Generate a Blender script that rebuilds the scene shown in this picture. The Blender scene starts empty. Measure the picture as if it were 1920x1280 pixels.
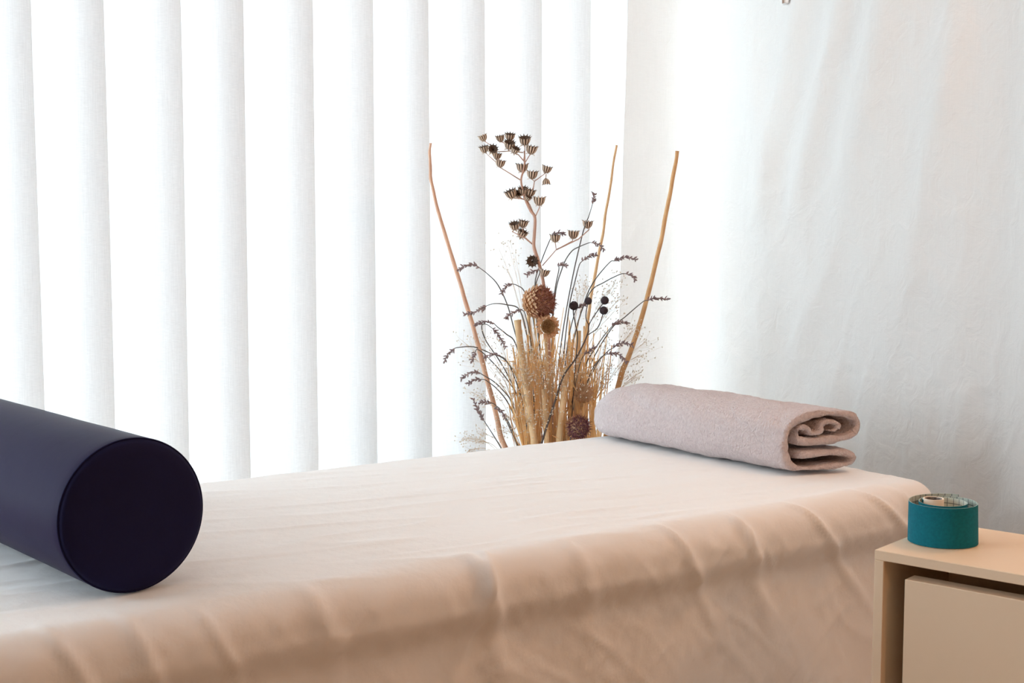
import bpy, math, random
from mathutils import Vector, Matrix, noise

random.seed(7)
sc = bpy.context.scene
col = sc.collection
R = math.radians

# ------------------------------------------------------------------ camera
F = 2600.0                      # focal length in pixels of the 1920 px wide frame
CZ = 1.08                       # camera height
PITCH = math.atan(240.0 / F)
cd = bpy.data.cameras.new('camera')
cam = bpy.data.objects.new('camera', cd)
col.objects.link(cam)
cd.sensor_width = 36.0
cd.lens = F / 1920.0 * 36.0
cd.clip_start = 0.02
cam.location = (0, 0, CZ)
cam.rotation_euler = (math.pi / 2 - PITCH, 0, 0)
sc.camera = cam

# ------------------------------------------------------------------ world, exposure
w = bpy.data.worlds.new('overcast_sky')
sc.world = w
w.use_nodes = True
bg = w.node_tree.nodes['Background']
bg.inputs['Color'].default_value = (0.755, 0.905, 1.0, 1)
bg.inputs['Strength'].default_value = 11.8
sc.view_settings.view_transform = 'Standard'
sc.view_settings.look = 'None'
sc.view_settings.gamma = 1
sc.view_settings.use_curve_mapping = False
sc.view_settings.exposure = 0.0
sc.cycles.max_bounces = 12
sc.cycles.diffuse_bounces = 6
sc.cycles.transparent_max_bounces = 16
sc.cycles.use_denoising = True
sc.cycles.sample_clamp_indirect = 6.0

# room frame: corner C, e1 along the window wall (to the right), e2 into the room
PHI = R(23)
E1 = Vector((math.cos(PHI), math.sin(PHI), 0))
E2 = Vector((math.sin(PHI), -math.cos(PHI), 0))
C0 = Vector((0.415, 3.776, 0))
def W(a, b, z):
    """a metres left of the right-hand corner, b metres into the room from the blind plane"""
    p = C0 - E1 * a + E2 * b
    return Vector((p.x, p.y, z))

# warm floor-lamp light, right of the camera
ld = bpy.data.lights.new('warm_lamp', 'POINT')
ld.energy = 13.0
ld.color = (1.0, 0.50, 0.21)
ld.shadow_soft_size = 0.12
lo = bpy.data.objects.new('warm_lamp', ld)
lo.location = (1.15, 0.40, 1.58)
col.objects.link(lo)
# small warm lamp by the hanging cloth, right of the frame
ld2 = bpy.data.lights.new('wall_lamp', 'POINT')
ld2.energy = 9.5
ld2.color = (1.0, 0.50, 0.22)
ld2.shadow_soft_size = 0.06
lo2 = bpy.data.objects.new('wall_lamp', ld2)
lo2.location = (0.99, 2.0, 1.68)
col.objects.link(lo2)
# portal that helps the renderer find the sky through the window
pd = bpy.data.lights.new('window_portal', 'AREA')
pd.shape = 'RECTANGLE'
pd.size = 3.5
pd.size_y = 2.3
pd.cycles.is_portal = True
po = bpy.data.objects.new('window_portal', pd)
pc = W(1.85, -0.40, 1.2)
po.matrix_world = Matrix.Translation(pc) @ Matrix((( E1.x, 0, -E2.x), (E1.y, 0, -E2.y), (0, 1, 0))).to_4x4()
col.objects.link(po)
pd2 = bpy.data.lights.new('added_window_portal', 'AREA')  # sky portal for the added side window
pd2.shape = 'RECTANGLE'
pd2.size = 1.3
pd2.size_y = 2.0
pd2.cycles.is_portal = True
po2 = bpy.data.objects.new('added_window_portal', pd2)
po2.matrix_world = Matrix.Translation(W(4.46, .725, 1.42)) @ Matrix(((-E2.x, 0, -E1.x), (-E2.y, 0, -E1.y), (0, 1, 0))).to_4x4()
col.objects.link(po2)

# ------------------------------------------------------------------ helpers
def ray(x, y):
    cx, cz = (x - 960) / F, -(y - 640) / F
    c, s = math.cos(PITCH), math.sin(PITCH)
    return Vector((cx, c + s * cz, -s + c * cz))
def at(x, y, Y):
    """world point seen at pixel (x, y) of the frame, Y metres ahead"""
    r = ray(x, y)
    r = r * (Y / r.y)
    return Vector((r.x, r.y, CZ + r.z))
def on_z(x, y, z):
    r = ray(x, y)
    r = r * ((z - CZ) / r.z)
    return Vector((r.x, r.y, z))

def nz(x, y, z=0.0):
    return noise.noise(Vector((x, y, z)))
def sstep(a, b, x):
    t = min(1, max(0, (x - a) / (b - a)))
    return t * t * (3 - 2 * t)

class MB:
    def __init__(s):
        s.v = []; s.f = []; s.m = []
    def add(s, vs, fs, m=0):
        o = len(s.v)
        s.v += [tuple(p) for p in vs]
        s.f += [tuple(i + o for i in q) for q in fs]
        s.m += [m] * len(fs)
    def box(s, p, ex, ey, ez, m=0, bev=0.0):
        """box from corner p spanned by three vectors, edges chamfered by bev"""
        if bev <= 0:
            vs = [p + ex * i + ey * j + ez * k for i in (0, 1) for j in (0, 1) for k in (0, 1)]
            s.add(vs, [(0, 1, 3, 2), (4, 6, 7, 5), (0, 4, 5, 1), (2, 3, 7, 6), (0, 2, 6, 4), (1, 5, 7, 3)], m)
            return
        c = p + (ex + ey + ez) * .5
        ax = [ex, ey, ez]; L = [a.length for a in ax]; U = [a / l for a, l in zip(ax, L)]
        vs = []; idx = {}
        for sx in (-1, 1):
            for sy in (-1, 1):
                for sz in (-1, 1):
                    sg = (sx, sy, sz)
                    for k in range(3):
                        q = c.copy()
                        for j in range(3):
                            q += U[j] * sg[j] * (L[j] / 2 - (0 if j == k else bev))
                        idx[(sg, k)] = len(vs); vs.append(q)
        fs = []
        for k in range(3):
            a, b = [j for j in range(3) if j != k]
            for sk in (-1, 1):
                qd = []
                for sa, sb in ((-1, -1), (1, -1), (1, 1), (-1, 1)):
                    g = [0, 0, 0]; g[k] = sk; g[a] = sa; g[b] = sb
                    qd.append(idx[(tuple(g), k)])
                fs.append(qd)
        for k in range(3):      # edges along axis k
            a, b = [j for j in range(3) if j != k]
            for sa in (-1, 1):
                for sb in (-1, 1):
                    g0 = [0, 0, 0]; g0[a] = sa; g0[b] = sb; g1 = list(g0); g0[k] = -1; g1[k] = 1
                    g0 = tuple(g0); g1 = tuple(g1)
                    fs.append([idx[(g0, a)], idx[(g1, a)], idx[(g1, b)], idx[(g0, b)]])
        for sx in (-1, 1):
            for sy in (-1, 1):
                for sz in (-1, 1):
                    fs.append([idx[((sx, sy, sz), k)] for k in range(3)])
        s.add(vs, fs, m)
    def tube(s, pts, rad, n=6, m=0, cap=True):
        pts = [Vector(p) for p in pts]
        if not isinstance(rad, (list, tuple)):
            rad = [rad] * len(pts)
        vs = []; fs = []
        nrm = None
        for i, p in enumerate(pts):
            t = (pts[min(i + 1, len(pts) - 1)] - pts[max(i - 1, 0)])
            if t.length < 1e-9: t = Vector((0, 0, 1))
            t.normalize()
            if nrm is None:
                nrm = t.orthogonal().normalized()
            else:
                nrm = (nrm - t * nrm.dot(t))
                nrm = nrm.normalized() if nrm.length > 1e-6 else t.orthogonal().normalized()
            bn = t.cross(nrm)
            for k in range(n):
                a = 2 * math.pi * k / n
                vs.append(p + (nrm * math.cos(a) + bn * math.sin(a)) * rad[i])
        for i in range(len(pts) - 1):
            for k in range(n):
                k2 = (k + 1) % n
                fs.append((i * n + k, i * n + k2, (i + 1) * n + k2, (i + 1) * n + k))
        if cap:
            fs.append(tuple(range(n - 1, -1, -1)))
            fs.append(tuple(range((len(pts) - 1) * n, len(pts) * n)))
        s.add(vs, fs, m)
    def blade(s, pts, w, yaw, m=0):
        """folded dry blade: two narrow strips meeting in a V"""
        sd = Vector((math.cos(yaw), math.sin(yaw), 0)); fr = Vector((math.sin(yaw), -math.cos(yaw), 0))
        vs = []; fs = []; n = len(pts)
        for i, p in enumerate(pts):
            k = w * (.45 + .55 * min(1, i / 3))
            vs += [p - sd * k, p + fr * k * .5, p + sd * k]
        for i in range(n - 1):
            a = i * 3
            fs += [(a, a + 1, a + 4, a + 3), (a + 1, a + 2, a + 5, a + 4)]
        s.add(vs, fs, m)
    def bud(s, p, d, ln, r, m=0):
        """pointed little ellipsoid along d"""
        d = Vector(d).normalized(); a = d.orthogonal().normalized(); b = d.cross(a)
        vs = [p]
        for h, q in ((.3, 1.0), (.7, .8)):
            for k in range(4):
                g = k * math.pi / 2
                vs.append(p + d * ln * h + (a * math.cos(g) + b * math.sin(g)) * r * q)
        vs.append(p + d * ln)
        fs = [(0, 2, 1), (0, 3, 2), (0, 4, 3), (0, 1, 4)]
        for k in range(4):
            k2 = (k + 1) % 4
            fs.append((1 + k, 1 + k2, 5 + k2, 5 + k))
            fs.append((5 + k, 5 + k2, 9))
        s.add(vs, fs, m)
    def build(s, name, mats, parent=None, smooth=True, origin=None):
        me = bpy.data.meshes.new(name)
        o_ = Vector(origin) if origin is not None else Vector((0, 0, 0))
        me.from_pydata([tuple(Vector(p) - o_) for p in s.v], [], s.f)
        if not isinstance(mats, (list, tuple)): mats = [mats]
        for m in mats: me.materials.append(m)
        if len(mats) > 1:
            me.polygons.foreach_set('material_index', s.m)
        me.polygons.foreach_set('use_smooth', [smooth] * len(me.polygons))
        me.update()
        o = bpy.data.objects.new(name, me)
        col.objects.link(o)
        o.location = o_
        if parent is not None:
            o.parent = parent
            o.matrix_parent_inverse = Matrix.Identity(4)
            o.location = o_ - parent.location
        return o

def tag(o, label, cat, group=None):
    o['label'] = label; o['category'] = cat
    if group: o['group'] = group
    return o
def struct(o, label, cat):
    o['kind'] = 'structure'
    return tag(o, label, cat)
def empty(name, loc, label, cat, group=None):
    o = bpy.data.objects.new(name, None)
    o.empty_display_size = .05
    col.objects.link(o)
    o.location = loc
    return tag(o, label, cat, group)

def crom(pts, n=6):
    """smooth curve through the points"""
    P = [Vector(p) for p in pts]
    P = [P[0] * 2 - P[1]] + P + [P[-1] * 2 - P[-2]]
    out = []
    for i in range(1, len(P) - 2):
        a, b, c, d = P[i - 1:i + 3]
        for k in range(n):
            t = k / n
            out.append(.5 * ((2 * b) + (c - a) * t + (2 * a - 5 * b + 4 * c - d) * t * t + (3 * b - a - 3 * c + d) * t ** 3))
    out.append(P[-2])
    return out

# ------------------------------------------------------------------ materials
def mat(name, c, rough=.6, spec=.5, var=None, scale=40, bump=0, bscale=200, sheen=0, stretch=None, dist=.002, metal=0):
    m = bpy.data.materials.new(name)
    m.use_nodes = True
    nt = m.node_tree
    b = nt.nodes['Principled BSDF']
    b.inputs['Base Color'].default_value = (*c, 1)
    b.inputs['Roughness'].default_value = rough
    b.inputs['Specular IOR Level'].default_value = spec
    b.inputs['Metallic'].default_value = metal
    if sheen:
        b.inputs['Sheen Weight'].default_value = sheen
        b.inputs['Sheen Roughness'].default_value = .5
    tc = nt.nodes.new('ShaderNodeTexCoord')
    mp = nt.nodes.new('ShaderNodeMapping')
    nt.links.new(tc.outputs['Object'], mp.inputs['Vector'])
    if stretch: mp.inputs['Scale'].default_value = stretch
    if var:
        n = nt.nodes.new('ShaderNodeTexNoise')
        n.inputs['Scale'].default_value = scale
        n.inputs['Detail'].default_value = 4
        nt.links.new(mp.outputs['Vector'], n.inputs['Vector'])
        r = nt.nodes.new('ShaderNodeValToRGB')
        r.color_ramp.elements[0].position = .3
        r.color_ramp.elements[1].position = .7
        r.color_ramp.elements[0].color = (*c, 1)
        r.color_ramp.elements[1].color = (*var, 1)
        nt.links.new(n.outputs['Fac'], r.inputs['Fac'])
        nt.links.new(r.outputs['Color'], b.inputs['Base Color'])
    if bump:
        n2 = nt.nodes.new('ShaderNodeTexNoise')
        n2.inputs['Scale'].default_value = bscale
        n2.inputs['Detail'].default_value = 5
        nt.links.new(mp.outputs['Vector'], n2.inputs['Vector'])
        bp = nt.nodes.new('ShaderNodeBump')
        bp.inputs['Strength'].default_value = bump
        bp.inputs['Distance'].default_value = dist
        nt.links.new(n2.outputs['Fac'], bp.inputs['Height'])
        nt.links.new(bp.outputs['Normal'], b.inputs['Normal'])
    return m

def thin_cloth(name, c, trans, weave=.05, wscale=(90, 1500), bump=0.0):
    """woven fabric: part of the light is scattered back, part through"""
    m = bpy.data.materials.new(name)
    m.use_nodes = True
    nt = m.node_tree
    nt.nodes.clear()
    out = nt.nodes.new('ShaderNodeOutputMaterial')
    d = nt.nodes.new('ShaderNodeBsdfDiffuse')
    t = nt.nodes.new('ShaderNodeBsdfTranslucent')
    mix = nt.nodes.new('ShaderNodeMixShader')
    mix.inputs[0].default_value = trans
    nt.links.new(d.outputs[0], mix.inputs[1])
    nt.links.new(t.outputs[0], mix.inputs[2])
    nt.links.new(mix.outputs[0], out.inputs['Surface'])
    tc = nt.nodes.new('ShaderNodeTexCoord')
    facs = []
    for sc_ in ((wscale[0], wscale[0], wscale[1]), (wscale[1], wscale[1], wscale[0] * .2)):
        mp = nt.nodes.new('ShaderNodeMapping')
        mp.inputs['Scale'].default_value = sc_
        n = nt.nodes.new('ShaderNodeTexNoise')
        n.inputs['Scale'].default_value = 1
        n.inputs['Detail'].default_value = 2
        nt.links.new(tc.outputs['Object'], mp.inputs['Vector'])
        nt.links.new(mp.outputs['Vector'], n.inputs['Vector'])
        facs.append(n.outputs['Fac'])
    ad = nt.nodes.new('ShaderNodeMath'); ad.operation = 'ADD'
    nt.links.new(facs[0], ad.inputs[0]); nt.links.new(facs[1], ad.inputs[1])
    mr = nt.nodes.new('ShaderNodeMapRange')
    mr.inputs['From Min'].default_value = .6
    mr.inputs['From Max'].default_value = 1.4
    mr.inputs['To Min'].default_value = 1 - weave * 2
    mr.inputs['To Max'].default_value = 1.0
    nt.links.new(ad.outputs[0], mr.inputs['Value'])
    vm = nt.nodes.new('ShaderNodeVectorMath'); vm.operation = 'SCALE'
    vm.inputs[0].default_value = c
    nt.links.new(mr.outputs[0], vm.inputs['Scale'])
    nt.links.new(vm.outputs[0], d.inputs['Color'])
    nt.links.new(vm.outputs[0], t.inputs['Color'])
    if bump:
        n2 = nt.nodes.new('ShaderNodeTexNoise')
        n2.inputs['Scale'].default_value = 22
        n2.inputs['Detail'].default_value = 6
        n2.inputs['Distortion'].default_value = 1.2
        nt.links.new(tc.outputs['Object'], n2.inputs['Vector'])
        bp = nt.nodes.new('ShaderNodeBump')
        bp.inputs['Strength'].default_value = bump
        bp.inputs['Distance'].default_value = .006
        nt.links.new(n2.outputs['Fac'], bp.inputs['Height'])
        nt.links.new(bp.outputs['Normal'], d.inputs['Normal'])
    return m

def plant(name, c, var, scale=30, trans=.4):
    m = mat(name, c, .8, .2, var=var, scale=scale)
    nt = m.node_tree
    b = nt.nodes['Principled BSDF']; o = nt.nodes['Material Output']
    t = nt.nodes.new('ShaderNodeBsdfTranslucent'); x = nt.nodes.new('ShaderNodeMixShader')
    x.inputs[0].default_value = trans
    nt.links.new(b.inputs['Base Color'].links[0].from_socket, t.inputs['Color'])
    nt.links.new(b.outputs[0], x.inputs[1]); nt.links.new(t.outputs[0], x.inputs[2]); nt.links.new(x.outputs[0], o.inputs['Surface'])
    return m
M = {}
M['plaster'] = mat('plaster', (.80, .78, .75), .9, .2, bump=.1, bscale=150)
M['warm_plaster'] = mat('warm_plaster', (.46, .30, .19), .9, .2, bump=.1, bscale=150)
M['ceiling'] = mat('ceiling_paint', (.84, .84, .84), .9, .2)
M['floor'] = mat('oak_floor', (.42, .28, .17), .45, .4, var=(.34, .22, .13), scale=6, stretch=(1, 12, 1))
M['paving'] = mat('paving', (.42, .43, .42), .9, .2, var=(.5, .5, .49), scale=8)
M['frame_white'] = mat('frame_white', (.82, .82, .82), .4)
M['slat'] = thin_cloth('blind_fabric', (.88, .885, .89), .125, .09)
M['cloth'] = thin_cloth('hanging_cotton', (.86, .84, .82), .29, .025, (60, 700), bump=.6)
M['sheet'] = mat('cotton_sheet', (.885, .875, .86), .9, .15, bump=.35, bscale=30, dist=.006, sheen=.1)
M['pad'] = mat('pad_vinyl', (.25, .22, .2), .5)
M['wood_leg'] = mat('beech', (.55, .38, .22), .5)
M['vinyl'] = mat('navy_vinyl', (.017, .012, .042), .42, .045, bump=.06, bscale=9, dist=.01)
M['vinyl_cap'] = mat('navy_vinyl_cap', (.009, .009, .042), .7, .10, bump=.1, bscale=400)
M['terry'] = mat('terry_towel', (.62, .52, .52), .95, .1, var=(.72, .62, .61), scale=160, bump=1.0, bscale=260, dist=.006, sheen=.3)
M['cabinet'] = mat('cream_laminate', (.77, .61, .44), .5, .3, bump=.04, bscale=600)
M['cabinet_dark'] = mat('laminate_inside', (.45, .35, .27), .6, .3)
M['vase'] = mat('clay', (.35, .22, .15), .7, .3, var=(.28, .17, .11), scale=12)
M['clip'] = mat('grey_plastic', (.85, .85, .84), .5)

# ------------------------------------------------------------------ room shell
AL, BL, H = 4.3, 5.2, 2.6          # room extents
AR, BW = -0.06, -0.16              # right wall face, window wall face
def wall_box(name, a0, a1, b0, b1, z0, z1, m, parent=None):
    mb = MB()
    p = W(a0, b0, z0)
    mb.box(p, W(a1, b0, z0) - p, W(a0, b1, z0) - p, Vector((0, 0, z1 - z0)))
    return mb.build(name, m, parent, smooth=False)
struct(wall_box('floor', AR - .2, AL + .2, BW - .25, BL + .2, -.1, 0, M['floor']), 'wooden floor under the treatment table', 'floor')
struct(wall_box('ceiling', AR - .2, AL + .2, BW - .25, BL + .2, H, H + .1, M['ceiling']), 'plain white ceiling above the treatment room', 'ceiling')
struct(wall_box('wall_right', AR - .2, AR, BW - .25, BL + .2, 0, H, M['plaster']), 'white wall behind the hanging cotton cloth', 'wall')
LB0, LB1, LZ0, LZ1 = .10, 1.35, .45, 2.4        # opening for the side window added to brighten the room
mb = MB()
for b0, b1, z0, z1 in ((BW - .25, LB0, 0, H), (LB1, BL + .2, 0, H), (LB0, LB1, 0, LZ0), (LB0, LB1, LZ1, H)):
    p = W(AL, b0, z0)
    mb.box(p, W(AL + .2, b0, z0) - p, W(AL, b1, z0) - p, Vector((0, 0, z1 - z0)))
struct(mb.build('wall_left', M['plaster'], smooth=False), 'white wall at the left end of the blind, with an added side window', 'wall')
struct(wall_box('wall_back', AR, AL, BL, BL + .2, 0, H, M['warm_plaster']), 'warm terracotta wall facing the window blind', 'wall')
WA0, WA1, WZ0, WZ1 = .03, 3.7, .06, 2.4
mb = MB()
for a0, a1, z0, z1 in ((AR, WA0, 0, H), (WA1, AL, 0, H), (WA0, WA1, 0, WZ0), (WA0, WA1, WZ1, H)):
    p = W(a0, BW, z0)
    mb.box(p, W(a1, BW, z0) - p, W(a0, BW - .22, z0) - p, Vector((0, 0, z1 - z0)))
struct(mb.build('wall_front', M['plaster'], smooth=False), 'white wall around the large window behind the blind', 'wall')
# window with two panes
glass = bpy.data.materials.new('window_glass'); glass.use_nodes = True
nt = glass.node_tree; nt.nodes.clear()
o_ = nt.nodes.new('ShaderNodeOutputMaterial'); tr = nt.nodes.new('ShaderNodeBsdfTransparent'); gl = nt.nodes.new('ShaderNodeBsdfGlossy')
gl.inputs['Roughness'].default_value = .02
mx = nt.nodes.new('ShaderNodeMixShader'); mx.inputs[0].default_value = .05
nt.links.new(tr.outputs[0], mx.inputs[1]); nt.links.new(gl.outputs[0], mx.inputs[2]); nt.links.new(mx.outputs[0], o_.inputs['Surface'])
win = empty('window_1', W(1.85, BW - .1, WZ0), 'large two-pane window behind the vertical blind', 'window')
win['kind'] = 'structure'
FW = .05
mb = MB()
for a0, a1, z0, z1 in ((WA0, WA0 + FW, WZ0, WZ1), (WA1 - FW, WA1, WZ0, WZ1), (2.1, 2.1 + FW, WZ0 + FW, WZ1 - FW),
                       (WA0 + FW, WA1 - FW, WZ0, WZ0 + FW), (WA0 + FW, WA1 - FW, WZ1 - FW, WZ1)):
    p = W(a0, BW - .07, z0)
    mb.box(p, W(a1, BW - .07, z0) - p, W(a0, BW - .13, z0) - p, Vector((0, 0, z1 - z0)))
mb.build('window_frame', M['frame_white'], win, smooth=False)
for a0, a1 in ((WA0 + FW, 2.1), (2.1 + FW, WA1 - FW)):
    mb = MB()
    mb.add([W(a0, BW - .1, WZ0 + FW), W(a1, BW - .1, WZ0 + FW), W(a1, BW - .1, WZ1 - FW), W(a0, BW - .1, WZ1 - FW)], [(0, 1, 2, 3)])
    mb.build('pane', glass, win, smooth=False)
win2 = empty('added_window', W(AL + .1, (LB0 + LB1) / 2, LZ0), 'added unseen side window in the left wall, lighting the table', 'window')  # window added out of view to fill table and cloth with daylight
win2['kind'] = 'structure'
mb = MB()
for b0, b1, z0, z1 in ((LB0, LB0 + FW, LZ0, LZ1), (LB1 - FW, LB1, LZ0, LZ1), (LB0 + FW, LB1 - FW, LZ0, LZ0 + FW), (LB0 + FW, LB1 - FW, LZ1 - FW, LZ1)):
    p = W(AL + .07, b0, z0)
    mb.box(p, W(AL + .13, b0, z0) - p, W(AL + .07, b1, z0) - p, Vector((0, 0, z1 - z0)))
mb.build('window_frame', M['frame_white'], win2, smooth=False)
mb = MB()
mb.add([W(AL + .1, LB0 + FW, LZ0 + FW), W(AL + .1, LB1 - FW, LZ0 + FW), W(AL + .1, LB1 - FW, LZ1 - FW), W(AL + .1, LB0 + FW, LZ1 - FW)], [(0, 1, 2, 3)])
mb.build('pane', glass, win2, smooth=False)
mb = MB()
p = W(-6, BW - .25, -.12)
mb.box(p, W(12, BW - .25, -.12) - p, W(-6, -14, -.12) - p, Vector((0, 0, .1)))
struct(mb.build('terrace', M['paving'], smooth=False), 'pale paved terrace outside the window', 'terrace')

# ------------------------------------------------------------------ vertical blind
blind = empty('vertical_blind', W(1.9, 0, 2.42), 'translucent white vertical blind hanging across the window', 'blind')
mb = MB()
p = W(.02, -.03, 2.42)
mb.box(p, W(4.0, -.03, 2.42) - p, W(.02, .03, 2.42) - p, Vector((0, 0, .05)), bev=.004)
mb.build('headrail', M['frame_white'], blind, smooth=False)
def wall_a(px, b):
    """distance a along the blind of the vertical line seen at pixel column px (row 400)"""
    r = ray(px, 400)
    # solve C0 - E1*a + E2*b = t*r  in plan
    q = C0 + E2 * b
    det = E1.x * r.y - E1.y * r.x
    return (q.x * r.y - q.y * r.x) / det
FB = .035                                     # front (right-hand) edge of each slat stands this far into the room
edges = [wall_a(px, FB) for px in (1106, 1014, 909, 807, 704, 592, 463, 346, 204, 71)]
while edges[0] > .10:
    edges.insert(0, edges[0] - min(.15, edges[0] - .0))
while edges[-1] < 3.75:
    edges.append(edges[-1] + .158)
for i, a0 in enumerate(edges[:-1]):
    if a0 < -.02: continue
    sp = edges[i + 1] - a0
    wd = sp * 1.36
    mb = MB(); NS = 10
    vs = []; fs = []
    ph = random.uniform(-1, 1) * .004
    for k in range(NS + 1):
        t = k / NS
        a = a0 + wd * t
        b = FB - (.050 + ph) * t + .012 * math.sin(math.pi * t)
        for z in (.03, .7, 1.4, 2.42):
            vs.append(W(a + .002 * math.sin(z * 2 + i), b + .003 * math.sin(z * 1.7 + i * 2.1), z))
    for k in range(NS):
        for j in range(3):
            q = k * 4 + j
            fs.append((q, q + 4, q + 5, q + 1))
    mb.add(vs, fs)
    mb.build('slat', M['slat'], blind, origin=W(a0, 0, 2.42))

# ------------------------------------------------------------------ hanging cloth over the right-hand wall
path = []
cl0 = at(1163, 400, 3.52)
ctrl = [Vector((cl0.x, cl0.y, 0)), W(.10, .20, 0), W(.035, .30, 0), W(.02, .50, 0), W(.015, .8, 0), W(.015, 1.1, 0), W(.02, 1.32, 0), W(.05, 1.45, 0), W(.03, 1.7, 0), W(.02, 2.0, 0)]
path = crom(ctrl, 24)
# arc-length table
sl = [0]
for i in range(1, len(path)): sl.append(sl[-1] + (path[i] - path[i - 1]).length)
LT = sl[-1]
NU, NV = 260, 240
vs = []; fs = []
ZT = 2.38
def fold(s, z):
    # diagonal drag folds falling from the upper right to the lower left, and soft vertical ones
    o = 0
    for s0, z0, sl_, wd_, am, ln in ((.62, 1.58, .30, .05, .016, .45), (.80, 1.62, .36, .045, .018, .5), (.98, 1.7, .33, .06, .016, .55),
                                     (.42, 1.45, -.22, .05, .010, .45), (1.12, 1.4, .25, .05, .012, .5), (.72, .95, .5, .05, .010, .25), (.30, 1.2, -.1, .04, .008, .6)):
        dz = z0 - z
        d = s - (s0 - sl_ * dz)
        if 0 < dz + .25 < ln + .5:
            o += am * math.exp(-(d / wd_) ** 2) * sstep(-.25, .1, dz) * (1 - sstep(ln * .6, ln + .25, dz))
    o += .007 * nz(s * 5, z * .9, 3.1) + .0035 * nz(s * 12 + z * 3, z * 4, 9.2)
    r = 1 - abs(nz(s * 9 + 2, z * 7 - s * 6, 1.7)) * 2.2
    o += .0022 * max(0, r) ** 3
    if z < .75:
        o += .006 * nz(s * 14, z * 1.2, 5)
    return o
for i in range(NU + 1):
    s = LT * i / NU
    k = 0
    while k < len(sl) - 2 and sl[k + 1] < s: k += 1
    t = (s - sl[k]) / max(1e-9, sl[k + 1] - sl[k])
    p = path[k].lerp(path[k + 1], t)
    tg = (path[min(k + 2, len(path) - 1)] - path[max(k - 1, 0)]).normalized()
    nn = Vector((tg.y, -tg.x, 0))
    if nn.dot(Vector((-1, -1, 0))) < 0: nn = -nn
    for j in range(NV + 1):
        z = .012 + (ZT - .012) * j / NV
        q = p + nn * (fold(s, z) + .012)
        lean = (z - 1.1) * .022 * (1 - sstep(0, .35, s))
        q = q + tg * lean
        vs.append(Vector((q.x, q.y, z)))
for i in range(NU):
    for j in range(NV):
        a = i * (NV + 1) + j
        fs.append((a, a + NV + 1, a + NV + 2, a + 1))
mb = MB(); mb.add(vs, fs)
tag(mb.build('hanging_cloth', M['cloth']), 'large plain white cotton cloth with drag folds hung beside the blind', 'cloth')
# peg that pins the cloth
pp = at(1473, -6, 3.12)
for _ in range(1):
    r = ray(1473, 7)
    q = C0 - E1 * .0 + E2 * 0
    n_ = -E1
    t = ((C0 - E1 * .045).dot(n_)) / r.dot(n_)
    pp = Vector((r.x * t, r.y * t, CZ + r.z * t))
peg = empty('cloth_peg', pp, 'small grey peg pinning the white cloth to the wall', 'peg')
mb = MB(); mb.box(pp + E2 * -.011 + E1 * -.004 + Vector((0, 0, -.002)), E2 * .022, E1 * .008, Vector((0, 0, .06)), bev=.003)
mb.build('jaw', M['clip'], peg)
mb = MB(); mb.tube([pp + E1 * .004 + Vector((0, 0, .03)), pp + E1 * .09 + Vector((0, 0, .03))], .004, 8)
mb.build('pin', M['clip'], peg)

# ------------------------------------------------------------------ massage table and its sheet
TA = R(35)
TU = Vector((math.cos(TA), math.sin(TA), 0))
TV = Vector((-math.sin(TA), math.cos(TA), 0))
TZ = .62
U0, U1, V0, V1 = 0.0, 1.925, 1.55, 2.215
def T(u, v, z=TZ):
    p = TU * u + TV * v
    return Vector((p.x, p.y, z))
tab = empty('massage_table', T((U0 + U1) / 2, (V0 + V1) / 2, 0), 'padded massage table hidden under the draped sheet', 'table')
mb = MB()
p = T(U0 + .0, V0 + .0, TZ - .075)
mb.box(p, TU * (U1 - U0), TV * (V1 - V0), Vector((0, 0, .07)), bev=.02)
mb.build('pad', M['pad'], tab)
for u in (U0 + .2, U1 - .25):
    for v in (V0 + .06, V1 - .11):
        mb = MB(); mb.box(T(u, v, 0), TU * .05, TV * .05, Vector((0, 0, TZ - .077)), bev=.004)
        mb.build('leg', M['wood_leg'], tab, smooth=False)

RR = .045
ARC = RR * math.pi / 2
def profile(d):
    """distance along the cloth past the top edge -> (outward, down)"""
    if d <= 0: return 0, 0
    if d < ARC:
        a = d / RR
        return RR * math.sin(a), RR * (1 - math.cos(a))
    z = RR + d - ARC
    o = RR - .024 * sstep(.062, .115, z) + .02 * sstep(.12, .60, z)
    return o, z
DR = ARC + (TZ - .012 - RR)
STEP = .0056
nu = int((U1 - U0 + 2 * DR) / STEP); nv = int((V1 - V0 + 2 * DR) / STEP)
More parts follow.
